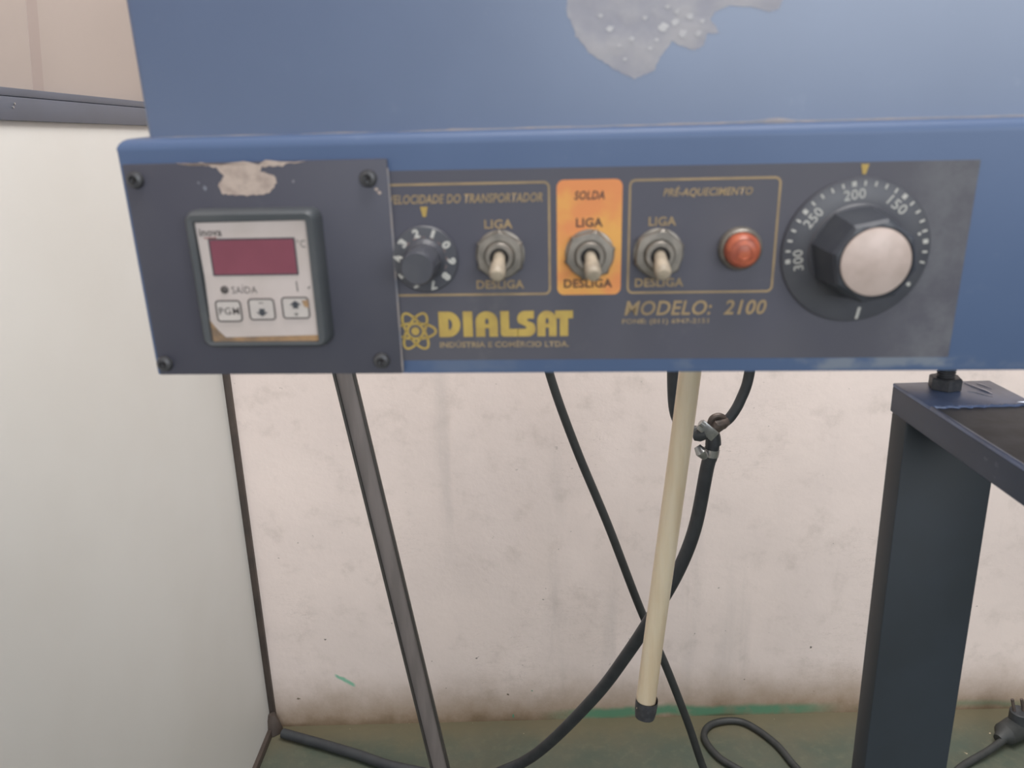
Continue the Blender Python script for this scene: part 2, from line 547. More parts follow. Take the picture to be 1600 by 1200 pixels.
def text_mesh(s, bold=0.0, shear=0.0, spacing=1.0):
    c = bpy.data.curves.new('txt', 'FONT')
    c.body = s
    c.offset = bold
    c.shear = shear
    c.space_character = spacing
    c.resolution_u = 3
    o = bpy.data.objects.new('txt', c)
    COL.objects.link(o)
    bpy.context.view_layer.update()
    me = bpy.data.meshes.new_from_object(o.evaluated_get(bpy.context.evaluated_depsgraph_get()))
    bpy.data.objects.remove(o)
    bpy.data.curves.remove(c)
    return me


def text(s, x0, x1, z0, z1, off, mat, parent, bold=0.012, shear=0.0, spacing=1.05, name='lettering'):
    """flat print fitted in the box x0..x1, z0..z1 (mm)"""
    me = text_mesh(s, bold, shear, spacing)
    xs = [v.co.x for v in me.vertices]
    ys = [v.co.y for v in me.vertices]
    ax, bx, ay, by = min(xs), max(xs), min(ys), max(ys)
    for v in me.vertices:
        u = x0 + (v.co.x - ax) / (bx - ax) * (x1 - x0)
        w = z0 + (v.co.y - ay) / (by - ay) * (z1 - z0)
        v.co = (u * MM, -off * MM, w * MM)
    me.materials.append(mat)
    me.name = name
    o = bpy.data.objects.new(name, me)
    COL.objects.link(o)
    o.parent = parent
    return o


def text_polar(s, cx, cz, r, ang, h, w, off, mat, parent, bold=0.015, name='numeral'):
    """print whose top points away from the dial centre"""
    me = text_mesh(s, bold, 0, 1.05)
    xs = [v.co.x for v in me.vertices]
    ys = [v.co.y for v in me.vertices]
    ax, bx, ay, by = min(xs), max(xs), min(ys), max(ys)
    a = R(ang)
    ux, uz = math.sin(a), -math.cos(a)
    for v in me.vertices:
        u = ((v.co.x - ax) / max(bx - ax, 1e-6) - 0.5) * w
        q = r + ((v.co.y - ay) / (by - ay) - 0.5) * h
        v.co = ((cx + math.cos(a) * q + ux * u) * MM, -off * MM, (cz + math.sin(a) * q + uz * u) * MM)
    me.materials.append(mat)
    me.name = name
    o = bpy.data.objects.new(name, me)
    COL.objects.link(o)
    o.parent = parent
    return o


# --- the printed label
lab = flat('control_label', [(-46, -33.2), (152.3, -33.2), (152.3, 33.6), (-46, 34.0)], 0.25, M['label'], mach, 0.00025)
T = 0.33
frame('border_line', -60, -9.3, 13.5, 29.7, 2.2, 0.75, T, M['gold'], lab)
frame('border_line', 39.8, -9.3, 89.8, 29.7, 2.2, 0.75, T, M['gold'], lab)
flat('orange_field', rrect(15.7, -9.4, 37.7, 29.9, 2.4), T, M['orange'], lab)
T2 = 0.45
text('VELOCIDADE DO TRANSPORTADOR', -41.6, 11.0, 22.9, 26.0, T2, M['gold'], lab, 0.022, 0.22)
text('SOLDA', 21.6, 31.8, 23.3, 26.2, T2, M['dark_ink'], lab, 0.022, 0.22)
text('PRÉ-AQUECIMENTO', 51.2, 80.6, 23.4, 27.1, T2, M['gold'], lab, 0.022, 0.22)
for xa, xb, xc, xd, mt in ((-9.1, 0.6, -12.6, 4.1, 'gold'), (22.2, 31.3, 18.0, 34.8, 'dark_ink'), (46.7, 55.9, 42.6, 59.3, 'gold')):
    text('LIGA', xa, xb, 14.1, 17.2, T2, M[mt], lab, 0.025)
    text('DESLIGA', xc, xd, -6.9, -3.8, T2, M[mt], lab, 0.025)
text('MODELO:', 39.2, 69.5, -17.1, -11.8, T2, M['gold'], lab, 0.018, 0.2)
text('2100', 73.6, 88.2, -17.1, -11.8, T2, M['gold'], lab, 0.018, 0.2)
text('FONE: (011) 6947-2151', 38.5, 68.7, -20.6, -18.3, T2, M['gold_worn'], lab, 0.03)
text('INDÚSTRIA E COMÉRCIO LTDA.', -26.8, 19.8, -28.4, -25.7, T2, M['gold_worn'], lab, 0.03)
for tx, tz, w, h in ((-29.6, 20.2, 2.6, 3.4), (116.0, 31.4, 2.6, 3.2)):
    flat('pointer_mark', [(tx - w / 2, tz + h / 2), (tx - w / 5, tz - h / 2), (tx + w / 5, tz - h / 2), (tx + w / 2, tz + h / 2)], T2, M['yellow'], lab)


# the heavy company lettering, drawn letter by letter (unit box height 1)
def arc(cx, cz, rx, rz, a0, a1, n=10):
    return [(cx + rx * math.cos(R(a0 + (a1 - a0) * k / n)), cz + rz * math.sin(R(a0 + (a1 - a0) * k / n))) for k in range(n + 1)]


LET = {
    'D': [[(0, 0), (0, 1), (0.35, 1)] + arc(0.35, 0.5, 0.47, 0.5, 90, -90, 16)[1:],
          [(0.37, 0.28), (0.37, 0.72)] + arc(0.37, 0.5, 0.14, 0.22, 80, -80, 6)],
    'I': [[(0, 0), (0, 1), (0.36, 1), (0.36, 0)]],
    'A': [[(0, 0), (0, 0.55)] + arc(0.39, 0.6, 0.39, 0.4, 180, 0, 16) + [(0.78, 0), (0.47, 0), (0.47, 0.34), (0.33, 0.34), (0.33, 0)],
          [(0.34, 0.5), (0.34, 0.62)] + arc(0.4, 0.64, 0.06, 0.08, 170, 10, 5) + [(0.46, 0.5)]],
    'L': [[(0, 0.14), (0, 1), (0.35, 1), (0.35, 0.30), (0.72, 0.30), (0.72, 0), (0.14, 0)] + arc(0.14, 0.14, 0.14, 0.14, 270, 180, 5)],
    'S': [[(0, 0), (0, 0.30), (0.30, 0.30), (0.36, 0.34), (0.33, 0.40)] + arc(0.30, 0.70, 0.30, 0.30, 215, 90, 10)
          + [(0.66, 1), (0.66, 0.70), (0.43, 0.70), (0.38, 0.66), (0.42, 0.60)] + arc(0.42, 0.30, 0.30, 0.30, 50, -90, 10)],
    'T': [[(0, 0.70), (0, 1), (0.74, 1), (0.74, 0.70), (0.54, 0.70), (0.54, 0), (0.19, 0), (0.19, 0.70)]],
}


def letter(ch, x, z, w, h, off, mat, parent):
    c = bpy.data.curves.new('ltr', 'CURVE')
    c.dimensions = '2D'
    c.fill_mode = 'BOTH'
    xs = [p[0] for p in LET[ch][0]]
    W = max(xs)
    for poly in LET[ch]:
        s = c.splines.new('POLY')
        s.points.add(len(poly) - 1)
        for i, (a, b) in enumerate(poly):
            s.points[i].co = (a / W, b, 0, 1)
        s.use_cyclic_u = True
    o = bpy.data.objects.new('ltr', c)
    COL.objects.link(o)
    bpy.context.view_layer.update()
    me = bpy.data.meshes.new_from_object(o.evaluated_get(bpy.context.evaluated_depsgraph_get()))
    bpy.data.objects.remove(o)
    for v in me.vertices:
        v.co = ((x + v.co.x * w) * MM, -off * MM, (z + v.co.y * h) * MM)
    me.materials.append(mat)
    me.name = 'logo_letter'
    q = bpy.data.objects.new('logo_letter', me)
    COL.objects.link(q)
    q.parent = parent


for ch, xa, xb in (('D', -26.8, -19.0), ('I', -18.0, -14.6), ('A', -13.5, -5.6), ('L', -4.6, 1.8), ('S', 1.4, 7.9), ('A', 8.5, 15.4), ('T', 14.9, 21.2)):
    letter(ch, xa, -24.4, xb - xa, 9.4, T2, M['yellow'], lab)
# atom emblem: three rings of six petals round a nucleus
ax, az = -35.4, -22.1
for k in range(3):
    mb = MB()
    pts = []
    for i in range(40):
        t = 2 * math.pi * i / 40
        u, v = 7.4 * math.cos(t), 2.9 * math.sin(t)
        a = R(60 * k)
        pts.append((ax + u * math.cos(a) - v * math.sin(a), az + u * math.sin(a) + v * math.cos(a)))
    w = 0.42
    A, B = [], []
    for i, p in enumerate(pts):
        q, r_ = Vector(pts[i - 1]), Vector(pts[(i + 1) % 40])
        t = (r_ - q).normalized()
        nn = Vector((-t.y, t.x)) * w
        A.append(mb.bm.verts.new(((p[0] + nn.x) * MM, -T2 * MM, (p[1] + nn.y) * MM)))
        B.append(mb.bm.verts.new(((p[0] - nn.x) * MM, -T2 * MM, (p[1] - nn.y) * MM)))
    for i in range(40):
        j = (i + 1) % 40
        mb.bm.faces.new((A[i], A[j], B[j], B[i]))
    mb.build('atom_ring', M['yellow'], lab, 0)
flat('atom_ring', arc(ax, az, 2.7, 2.7, 0, 345, 23), T2 + 0.04, M['label'], lab)
flat('atom_nucleus', arc(ax, az, 1.5, 1.5, 0, 345, 23), T2 + 0.1, M['yellow'], lab)
frame('atom_ring', ax - 2.9, az - 2.9, ax + 2.9, az + 2.9, 2.89, 0.5, T2 + 0.1, M['yellow'], lab)

# --- controller mounting plate
pl = MB().box((-0.1324, -0.0016, -0.0379), (-0.0409, 0.0, 0.0381)).bevel(0.0005, 2).build('mounting_plate', M['plate'], mach)
scr = [(-113.3, 38.0), (-106, 37.4), (-99.5, 36.6), (-97.3, 33.6), (-99.7, 30.4), (-98.6, 27.6), (-93.7, 27.1), (-88, 27.0), (-82.5, 27.5), (-79.1, 31.1),
       (-79.6, 33.4), (-84.5, 34.8), (-83.8, 36.2), (-77, 36.6), (-69.1, 37.9), (-90, 38.05)]
flat('scraped_patch', jag(scr, 5, 0.45), 1.68, M['scraped'], pl, 0.00015)['label'] = 'bare scraped patch at the top edge of the plate'
for (x, z) in ((-106.5, 31.5), (-104.5, 29.6), (-73.5, 31.3), (-45.2, 28.2), (-44.3, 27.0)):
    s = random.uniform(0.5, 0.9)
    flat('paint_chip', jag([(x - s, z), (x, z + s), (x + s, z + .2 * s), (x + .3 * s, z - s)], 3, 0.8), 1.66, M['seal'] if x < -60 else M['scraped'], pl)
eb = MB().tube([(-0.0409, -0.0013, z * 0.001) for z in range(-37, 38, 3)], [0.00042 + 0.00018 * mnoise.noise(Vector((z, .3, .1))) for z in range(-37, 38, 3)], 6)  # pale bead of varying width along the plate's right edge
eb.build('pale_edge', M['seal'], pl)['label'] = 'pale edge of the plate'
for (x, z) in ((-128.3, 33.0), (-47.6, 31.9), (-48.2, -32.6), (-129.6, -33.3)):
    sc = MB().lathe([(3.0 * MM, 0.0016), (3.0 * MM, 0.0022), (2.6 * MM, 0.0032), (1.5 * MM, 0.0037), (1.45 * MM, 0.0026), (0.2 * MM, 0.0024)], '-y', (x * MM, 0, z * MM), 24)
    so = sc.build('screw', M['screw'], mach)
    a = random.uniform(0, 180)
    for da in (0, 90):
        c, s = math.cos(R(a + da)), math.sin(R(a + da))
        L, w = 1.4, 0.28
        flat('screw_slot', [(x + c * L - s * w, z + s * L + c * w), (x - c * L - s * w, z - s * L + c * w), (x - c * L + s * w, z - s * L - c * w), (x + c * L + s * w, z + s * L - c * w)],
             2.72, M['hole'], so)

# --- temperature controller
bx0, bx1, bz0, bz1 = -110.6, -64.8, -25.4, 22.9
bz = MB()


def ring(outline, y):
    return [bz.bm.verts.new((a * MM, y * MM, b * MM)) for a, b in outline]


rs = [ring(rrect(bx0, bz0, bx1, bz1, 3.5), -1.6), ring(rrect(bx0, bz0, bx1, bz1, 3.5), -6.5), ring(rrect(bx0 + .5, bz0 + .5, bx1 - .5, bz1 - .5, 3.2), -8.6),
      ring(rrect(bx0 + 1.3, bz0 + 1.3, bx1 - 1.3, bz1 - 1.3, 2.6), -9.4), ring(rrect(bx0 + 3.2, bz0 + 2.0, bx1 - 3.6, bz1 - 3.4, 0.8), -9.2),
      ring(rrect(bx0 + 3.4, bz0 + 2.2, bx1 - 3.8, bz1 - 3.6, 0.6), -7.4)]
for a, b in zip(rs[:-1], rs[1:]):
    for k in range(len(a)):
        j = (k + 1) % len(a)
        bz.bm.faces.new((a[k], a[j], b[j], b[k]))
bz.bm.faces.new(rs[-1])
ctl = bz.build('temperature_controller', M['bezel'], mach, 40)
ctl['label'] = 'square digital temperature controller with dark red display'
flat('backing_card', rrect(-107.2, -23.2, -68.6, -14.0, 0.4), 7.7, M['tan'], ctl)['label'] = 'torn brown card showing under the faceplate'
fp = flat('faceplate', [(-107.0, -15.5), (-104.6, -19.0), (-102.2, -21.6), (-68.6, -21.0), (-68.6, 19.2), (-107.1, 18.9), (-106.6, 0)], 8.0, M['face'], ctl, 0.0002)
flat('display', [(-102.9, 1.0), (-73.5, 1.0), (-73.4, 13.2), (-103.0, 12.9)], 8.2, M['display'], ctl, 0.0002)['label'] = 'dark red display window'
frame('display_edge', -103.3, 0.6, -73.1, 13.5, 0.3, 0.5, 8.25, M['knob_dark'], ctl)
MB().lathe([(1.4 * MM, 0.0080), (1.4 * MM, 0.0083), (0.9 * MM, 0.0086), (0.2 * MM, 0.0087)], '-y', (-0.1001, 0, -0.0043), 20).build('output_lamp', M['grey_ink'], ctl)
G = 8.12
text('inova', -106.0, -98.2, 14.3, 16.9, G, M['grey_ink'], ctl, 0.02)
flat('logo_underline', [(-104.6, 13.5), (-100.2, 13.6), (-100.2, 13.95), (-104.6, 13.85)], G, M['red_ink'], ctl)
text('°C', -72.6, -69.6, 10.0, 12.7, G, M['grey_ink'], ctl, -0.005)
text('SAÍDA', -97.6, -88.6, -5.7, -2.6, G, M['grey_ink'], ctl, -0.004)
flat('scratch_line', [(-74.4, -5.2), (-74.0, -5.2), (-74.2, -1.6), (-74.5, -1.6)], G, M['grey_ink'], ctl)
flat('scratch_line', [(-70.4, -4.4), (-69.7, -3.9), (-69.8, -3.4), (-70.6, -3.9)], G, M['grey_ink'], ctl)
for i, (xa, za, xb, zb) in enumerate(((-104.0, -15.6, -95.2, -8.2), (-92.2, -15.1, -83.2, -7.7), (-80.2, -14.7, -70.9, -7.3))):
    bt = MB().prism(mmo(rrect(xa, za, xb, zb, 1.2)), -0.0083, -0.0079).build('button', M['button'], ctl, 0)
    frame('button_edge', xa - .25, za - .25, xb + .25, zb + .25, 1.4, 0.5, 8.42, M['grey_ink'], ctl)
    cx, cz = (xa + xb) / 2, (za + zb) / 2
    if i == 0:
        text('PGM', xa + 0.9, xb - 0.7, cz - 1.3, cz + 1.3, 8.42, M['grey_ink'], ctl, 0.006, 0.0, 1.15)
    else:
        s = -1 if i == 1 else 1
        oz = cz + s * 0.9
        flat('arrow_mark', [(cx - 2.1, oz + s * 0.1), (cx, oz + s * 1.7), (cx + 2.1, oz + s * 0.1), (cx + 0.95, oz + s * 0.1), (cx + 0.95, oz - s * 1.1), (cx - 0.95, oz - s * 1.1), (cx - 0.95, oz + s * 0.1)],
             8.42, M['knob_dark'], ctl)
        text('-' if i == 1 else '+', cx - 0.8, cx + 0.8, cz - s * 2.3 - (0.15 if i == 1 else 0.7), cz - s * 2.3 + (0.15 if i == 1 else 0.7), 8.42, M['grey_ink'], ctl, 0.01)
flat('worn_corner', [(-73.2, -8.4), (-70.9, -8.2), (-70.9, -11.0), (-72.4, -10.6)], 8.46, M['tan'], ctl)

# --- speed dial
cx, cz = -30.2, 4.0
sd = MB().lathe([(11.7 * MM, 0.0003), (11.7 * MM, 0.0012), (11.2 * MM, 0.0017), (7.2 * MM, 0.0020), (5.9 * MM, 0.0034), (5.7 * MM, 0.0165), (5.2 * MM, 0.0173), (0.3 * MM, 0.0173)],
                '-y', (cx * MM, 0, cz * MM), 48, lambda a, k: (1 + 0.02 * math.cos(16 * a)) if 4 <= k <= 5 else 1.0)
sdo = sd.build('speed_dial', M['knob'], mach)
sdo['label'] = 'small black knob with white numerals'
for d in range(10):
    text_polar(str(d), cx, cz, 9.35, 33 + 36 * d, 3.1, 1.1 if d == 1 else 2.3, 1.98, M['white_ink'], sdo, 0.045)
for d in range(8):
    a = R(-20 + 22 * d)
    flat('worn_mark', [(cx + math.cos(a + t) * r_, cz + math.sin(a + t) * r_) for t, r_ in ((-.09, 7.5), (.09, 7.5), (.09, 8.1), (-.09, 8.1))], 2.1, M['worn_ink'], sdo)

# --- temperature knob
cx, cz = 115.8, 4.7
tk = MB().lathe([(24.3 * MM, 0.0003), (24.3 * MM, 0.0014), (23.6 * MM, 0.0019), (16.0 * MM, 0.0022), (15.4 * MM, 0.0030)], '-y', (cx * MM, 0, cz * MM), 72)
tko = tk.build('temperature_knob', M['knob'], mach)
tko['label'] = 'large black knob with a beige cap and degree scale'


def octo(a, k):
    return 1.0 if k in (5, 6) else 1.03 * math.cos(math.pi / 8) / math.cos((a + 0.2) % (math.pi / 4) - math.pi / 8)


gr = MB().lathe([(15.2 * MM, 0.0028), (14.6 * MM, 0.0050), (13.6 * MM, 0.0155), (13.2 * MM, 0.0185), (12.3 * MM, 0.0200), (11.4 * MM, 0.0203), (11.2 * MM, 0.0196)],
                '-y', (cx * MM, 0, cz * MM), 64, octo)
gr.build('grip', M['knob_dark'], tko, 18)
MB().lathe([(10.9 * MM, 0.0194), (10.8 * MM, 0.0203), (10.2 * MM, 0.0207), (0.3 * MM, 0.0208)], '-y', (cx * MM, 0, cz * MM), 48).build('knob_cap', M['cap'], tko)['label'] = 'beige disc on the knob end'
for k in range(23):
    a = R(188 - 9 * k)
    big = k % 5 == 0
    L, w = (0.82, 0.72) if big else (0.8, 0.33)
    r0 = 22.4
    c, s = math.cos(a), math.sin(a)
    flat('scale_tick', [(cx + c * (r0 + dr) - s * dt, cz + s * (r0 + dr) + c * dt) for dr, dt in ((-L, -w), (L, -w), (L, w), (-L, w))], 2.1, M['white_ink'], tko)
for t, a in (('300', 188), ('250', 143), ('200', 98), ('150', 53)):
    text_polar(t, cx, cz, 19.0, a, 3.3, 7.0, 2.2, M['white_ink'], tko, 0.008)
a0 = (-15.3)
flat('scale_mark', [(118.0, -18.6), (119.0, -18.5), (119.7, -14.4), (118.7, -14.4)], 2.15, M['white_ink'], tko)
flat('scale_mark', arc(134.4, -6.6, 0.75, 0.75, 0, 330, 11), 2.1, M['white_ink'], tko)
flat('scale_mark', arc(135.6, 10.3, 0.5, 0.5, 0, 330, 11), 2.15, M['white_ink'], tko)


# --- toggle switches
def hexr(a, k):
    t = (a + math.pi / 6) % (math.pi / 3) - math.pi / 6
    return math.cos(math.pi / 6) / math.cos(t) if 2 <= k <= 4 else 1.0


for i, (x, z, dx, rot) in enumerate(((-3.9, 5.2, -0.3, 0), (26.9, 4.9, 0.9, 15), (50.3, 4.9, 0.3, 10))):
    b = MB().lathe([(4.9 * MM, 0.0004), (4.9 * MM, 0.0062), (4.6 * MM, 0.0066), (3.3 * MM, 0.0066), (3.2 * MM, 0.0050), (0.2 * MM, 0.0048)], '-y', (x * MM, 0, z * MM), 32)
    tg = b.build('toggle_switch', M['nickel'], mach)
    tg['label'] = ('left-hand toggle switch, lever down', 'toggle switch on the orange field, lever down', 'toggle switch beside the orange lamp, lever down')[i]
    MB().lathe([(8.5 * MM, 0.0003), (8.5 * MM, 0.0008), (8.2 * MM, 0.0010), (5.0 * MM, 0.0011)], '-y', (x * MM, 0, z * MM), 40).build('washer', M['nickel'], tg)
    nut = MB()
    ro = R(rot)
    rr = lambda a, k: math.cos(math.pi / 6) / math.cos(((a + ro) + math.pi / 6) % (math.pi / 3) - math.pi / 6)
    nut.lathe([(8.6 * MM, 0.0010), (8.9 * MM, 0.0014), (8.9 * MM, 0.0032), (8.2 * MM, 0.0040), (5.4 * MM, 0.0041), (5.0 * MM, 0.0036)], '-y', (x * MM, 0, z * MM), 48,
              lambda a, k: rr(a, k) if k < 3 else (0.5 * (rr(a, k) + 0.95) if k == 3 else 1.0))
    nut.build('hex_nut', M['nickel'], tg)
    MB().lathe([(3.25 * MM, 0.0052), (3.2 * MM, 0.0055), (0.2 * MM, 0.0055)], '-y', (x * MM, 0, z * MM), 24).build('bushing_hole', M['hole'], tg)
    p0 = Vector((x, -4.0, z + 0.6))
    p1 = Vector((x + dx, -14.6, z - 4.9))
    ax_ = (p1 - p0)
    pts = [p0 + ax_ * t for t in (0, 0.25, 0.55, 0.8, 0.9, 0.97, 1.0)]
    rd = [2.0, 2.1, 2.5, 2.75, 2.7, 2.1, 1.0]
    MB().tube([p * MM for p in pts], [r_ * MM for r_ in rd], 18).build('lever', M['lever'], tg)

# --- pilot lamp
x, z = 77.6, 6.2
pb = MB().lathe([(7.3 * MM, 0.0003), (7.3 * MM, 0.0020), (6.9 * MM, 0.0032), (6.2 * MM, 0.0038), (5.7 * MM, 0.0034)], '-y', (x * MM, 0, z * MM), 40)
pbo = pb.build('pilot_lamp', M['nickel'], mach)
pbo['label'] = 'round orange pilot lamp in a metal ring'
MB().lathe([(5.8 * MM, 0.0030), (5.8 * MM, 0.0052), (5.5 * MM, 0.0066), (4.4 * MM, 0.0077), (4.2 * MM, 0.0075), (2.4 * MM, 0.0082), (2.2 * MM, 0.0079), (0.2 * MM, 0.0082)],
           '-y', (x * MM, 0, z * MM), 40).build('lens', M['lens'], pbo)['label'] = 'orange plastic lens'

# ------------------------------------------------------------------ stand under the right side
st = empty('support_stand', (0.264, 0.469, 0.0))
tag(st, 'dark blue-black steel stand, square post and beam under the machine', 'stand')


def part(mb, name, mat, parent, org, smooth=35):
    for v in mb.bm.verts:
        v.co -= Vector(org)
    return mb.build(name, mat, parent, smooth)


O = (0.264, 0.469, 0.0)
po = part(MB().box((0.2350, 0.4590, 0.0), (0.2930, 0.4785, 0.7295)).bevel(0.0012, 2), 'post', M['post'], st, O)
bm_ = MB().box((0.2342, 0.270, 0.7293), (0.2945, 0.4797, 0.7462)).bevel(0.0012, 3)
be = part(bm_, 'beam', M['beam'], st, O)
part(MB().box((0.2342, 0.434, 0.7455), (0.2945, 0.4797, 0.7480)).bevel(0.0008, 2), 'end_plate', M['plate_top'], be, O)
part(MB().box((0.2372, 0.272, 0.7458), (0.2930, 0.4338, 0.7466)).bevel(0.0003, 1), 'worn_strip', M['rusty'], be, O)['label'] = 'brown-grey worn top of the beam'
part(MB().box((0.2342, 0.270, 0.7455), (0.2368, 0.434, 0.7479)).bevel(0.0007, 2), 'rim', M['plate_top'], be, O)  # highlight along the beam edge painted as a lighter rim
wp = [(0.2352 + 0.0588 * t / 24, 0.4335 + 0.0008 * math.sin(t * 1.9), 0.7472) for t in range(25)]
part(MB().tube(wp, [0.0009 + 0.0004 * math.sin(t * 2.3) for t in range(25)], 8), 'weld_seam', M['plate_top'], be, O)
for (x0, y0, x1, y1, w) in ((0.276, 0.4755, 0.281, 0.452, 0.0007), (0.2775, 0.467, 0.2805, 0.452, 0.0009), (0.272, 0.456, 0.2775, 0.446, 0.0005), (0.269, 0.459, 0.274, 0.455, 0.0004), (0.283, 0.474, 0.286, 0.462, 0.0004), (0.286, 0.437, 0.292, 0.436, 0.0006)):
    q = [(x0 + (x1 - x0) * t, y0 + (y1 - y0) * t, 0.7480) for t in (0, 0.2, 0.5, 0.8, 1.0)]
    part(MB().tube(q, [w * r_ for r_ in (0.2, 0.7, 1.0, 0.7, 0.2)], 8), 'scratch', M['scratch'], be, O)

# levelling foot between beam and machine: threaded rod with a hex nut
lf = empty('levelling_bolt', (0.2590, 0.4655, 0.748))
tag(lf, 'dark threaded bolt with hex nut standing on the stand beam', 'bolt')
pr = []
zz = 0.0
while zz < 0.084:
    pr += [(0.0047, zz), (0.0054, zz + 0.0006)]
    zz += 0.0014
MB().lathe(pr, 'z', (0, 0, 0), 20).build('threaded_rod', M['screw'], lf)
MB().lathe([(0.0088, 0.0), (0.0095, 0.0006), (0.0095, 0.0068), (0.0086, 0.0076), (0.0056, 0.0077)], 'z', (0, 0, 0), 48,
           lambda a, k: math.cos(math.pi / 6) / math.cos((a + 0.25 + math.pi / 6) % (math.pi / 3) - math.pi / 6) if k < 4 else 1).build('hex_nut', M['screw'], lf)

# ------------------------------------------------------------------ slanting channel bar
ch0, ch1 = Vector((-0.0450, 0.66, 0.0)), Vector((-0.1657, 0.66, 0.838))
bar = empty('channel_bar', ch0)
tag(bar, 'slanting brown-grey channel bar between machine underside and floor', 'bar')
d = (ch1 - ch0).normalized()
s = Vector((d.z, 0, -d.x))


def bar_piece(a, b, y0, y1, name, mat):
    mb = MB()
    vs = []
    for t in (0.0, (ch1 - ch0).length):
        for (u, y) in ((a, y0), (b, y0), (b, y1), (a, y1)):
            p = d * t + s * u
            vs.append(mb.bm.verts.new((p.x, y, p.z)))
    for f in ((3, 2, 1, 0), (4, 5, 6, 7), (0, 1, 5, 4), (1, 2, 6, 5), (2, 3, 7, 6), (3, 0, 4, 7)):
        mb.bm.faces.new([vs[i] for i in f])
    mb.bevel(0.0006, 2)
    return mb.build(name, mat, bar)


bar_piece(-0.0084, 0.0084, -0.0010, 0.0010, 'web', M['channel'])
bar_piece(-0.0095, -0.0072, -0.0042, 0.0010, 'flange', M['channel_edge'])
bar_piece(0.0072, 0.0095, -0.0042, 0.0010, 'flange', M['channel_edge'])

# ------------------------------------------------------------------ milky drain tube
P0, P1 = Vector((0.1587, 0.66, 0.842)), Vector((0.1169, 0.66, 0.3654))
dt = empty('drain_tube', P1)
tag(dt, 'milky white plastic drain tube hanging from the machine', 'tube')
mb = MB()
n = 24
pts = [(P0 - P1) * (1 - t / n) + Vector((0.0010 * math.sin(t / n * 5.0), 0, 0)) for t in range(n + 1)]
mb.tube(pts, 0.0095, 20, False)
mb.tube([p for p in reversed(pts)], 0.0077, 20, False)
mb.build('tube_wall', M['milky'], dt)
tc = MB()
ax_ = (P0 - P1).normalized()
for k in range(1):
    rings = []
    n = 28
    e1 = Vector((0, 1, 0)); e2 = ax_.cross(e1)
    for h, r_ in ((-0.0095, 0.0085), (-0.0105, 0.0098), (-0.0040, 0.0104), (0.0035, 0.0106), (0.0090, 0.0108)):
        ringv = []
        for i in range(n):
            a = 2 * math.pi * i / n
            hh = h
            if h > 0.009:
                hh += 0.0030 * math.cos(a + 2.6) + 0.0012 * math.sin(3 * a) + (0.0030 if i in (6, 7, 20) else 0)
            ringv.append(tc.bm.verts.new(ax_ * hh + (e1 * math.cos(a) + e2 * math.sin(a)) * r_ * (1 + 0.02 * math.sin(4 * a + h * 600))))
        rings.append(ringv)
    for a, b in zip(rings[:-1], rings[1:]):
        for i in range(n):
            j = (i + 1) % n
            tc.bm.faces.new((a[i], a[j], b[j], b[i]))
    tc.bm.faces.new(rings[0])
tc.build('tape_cap', M['tape'], dt)['label'] = 'dark tape wrapped over the tube end'

# ------------------------------------------------------------------ water hose with valve and clamp
ho = empty('rubber_hose', (0.2, 0.8, 0.0))
tag(ho, 'thick black rubber hose with metal clamp hanging behind the drain tube', 'hose')
HO = (0.2, 0.8, 0.0)
low = spline([(0.2062, 0.80, 0.585), (0.2045, 0.80, 0.570), (0.2015, 0.801, 0.556), (0.1925, 0.806, 0.483), (0.1765, 0.812, 0.425), (0.1530, 0.828, 0.360), (0.1255, 0.850, 0.289), (0.0885, 0.880, 0.2040),
              (0.0225, 0.925, 0.0870), (-0.028, 0.950, 0.030), (-0.090, 0.955, 0.0095), (-0.1966, 0.9815, 0.0085), (-0.2593, 1.009, 0.0085), (-0.3243, 1.0355, 0.0085), (-0.3880, 1.0600, 0.0085)], 10)
part(MB().tube(low, 0.0076, 14), 'lower_hose', M['rubber'], ho, HO)
part(MB().tube(spline([(0.243, 0.680, 0.985), (0.243, 0.720, 0.985), (0.243, 0.770, 0.970), (0.243, 0.797, 0.920), (0.243, 0.80, 0.850), (0.2432, 0.80, 0.72), (0.2405, 0.80, 0.660), (0.2330, 0.80, 0.632), (0.2240, 0.80, 0.6145), (0.2150, 0.80, 0.6060), (0.2085, 0.80, 0.6010)], 8), 0.0056, 12),
     'upper_hose', M['rubber'], ho, HO)
part(MB().tube(spline([(0.160, 0.685, 0.985), (0.160, 0.720, 0.985), (0.160, 0.770, 0.970), (0.160, 0.797, 0.920), (0.1600, 0.80, 0.850), (0.1605, 0.80, 0.72), (0.1620, 0.80, 0.650), (0.1660, 0.80, 0.618), (0.1760, 0.80, 0.602), (0.1880, 0.80, 0.5985), (0.1930, 0.80, 0.598)], 8), 0.0062, 12),
     'upper_hose', M['rubber'], ho, HO)
part(MB().tube([(0.1920, 0.80, 0.598), (0.1940, 0.80, 0.598), (0.2000, 0.80, 0.5985), (0.2080, 0.80, 0.601), (0.2140, 0.80, 0.6050)], [0.0050, 0.0058, 0.0062, 0.0062, 0.0054], 14), 'tee_fitting', M['brass'], ho, HO)
part(MB().tube([(0.2060, 0.80, 0.600), (0.2064, 0.80, 0.590), (0.2066, 0.80, 0.5835)], [0.0060, 0.0080, 0.0085], 14), 'hose_end', M['rubber'], ho, HO)
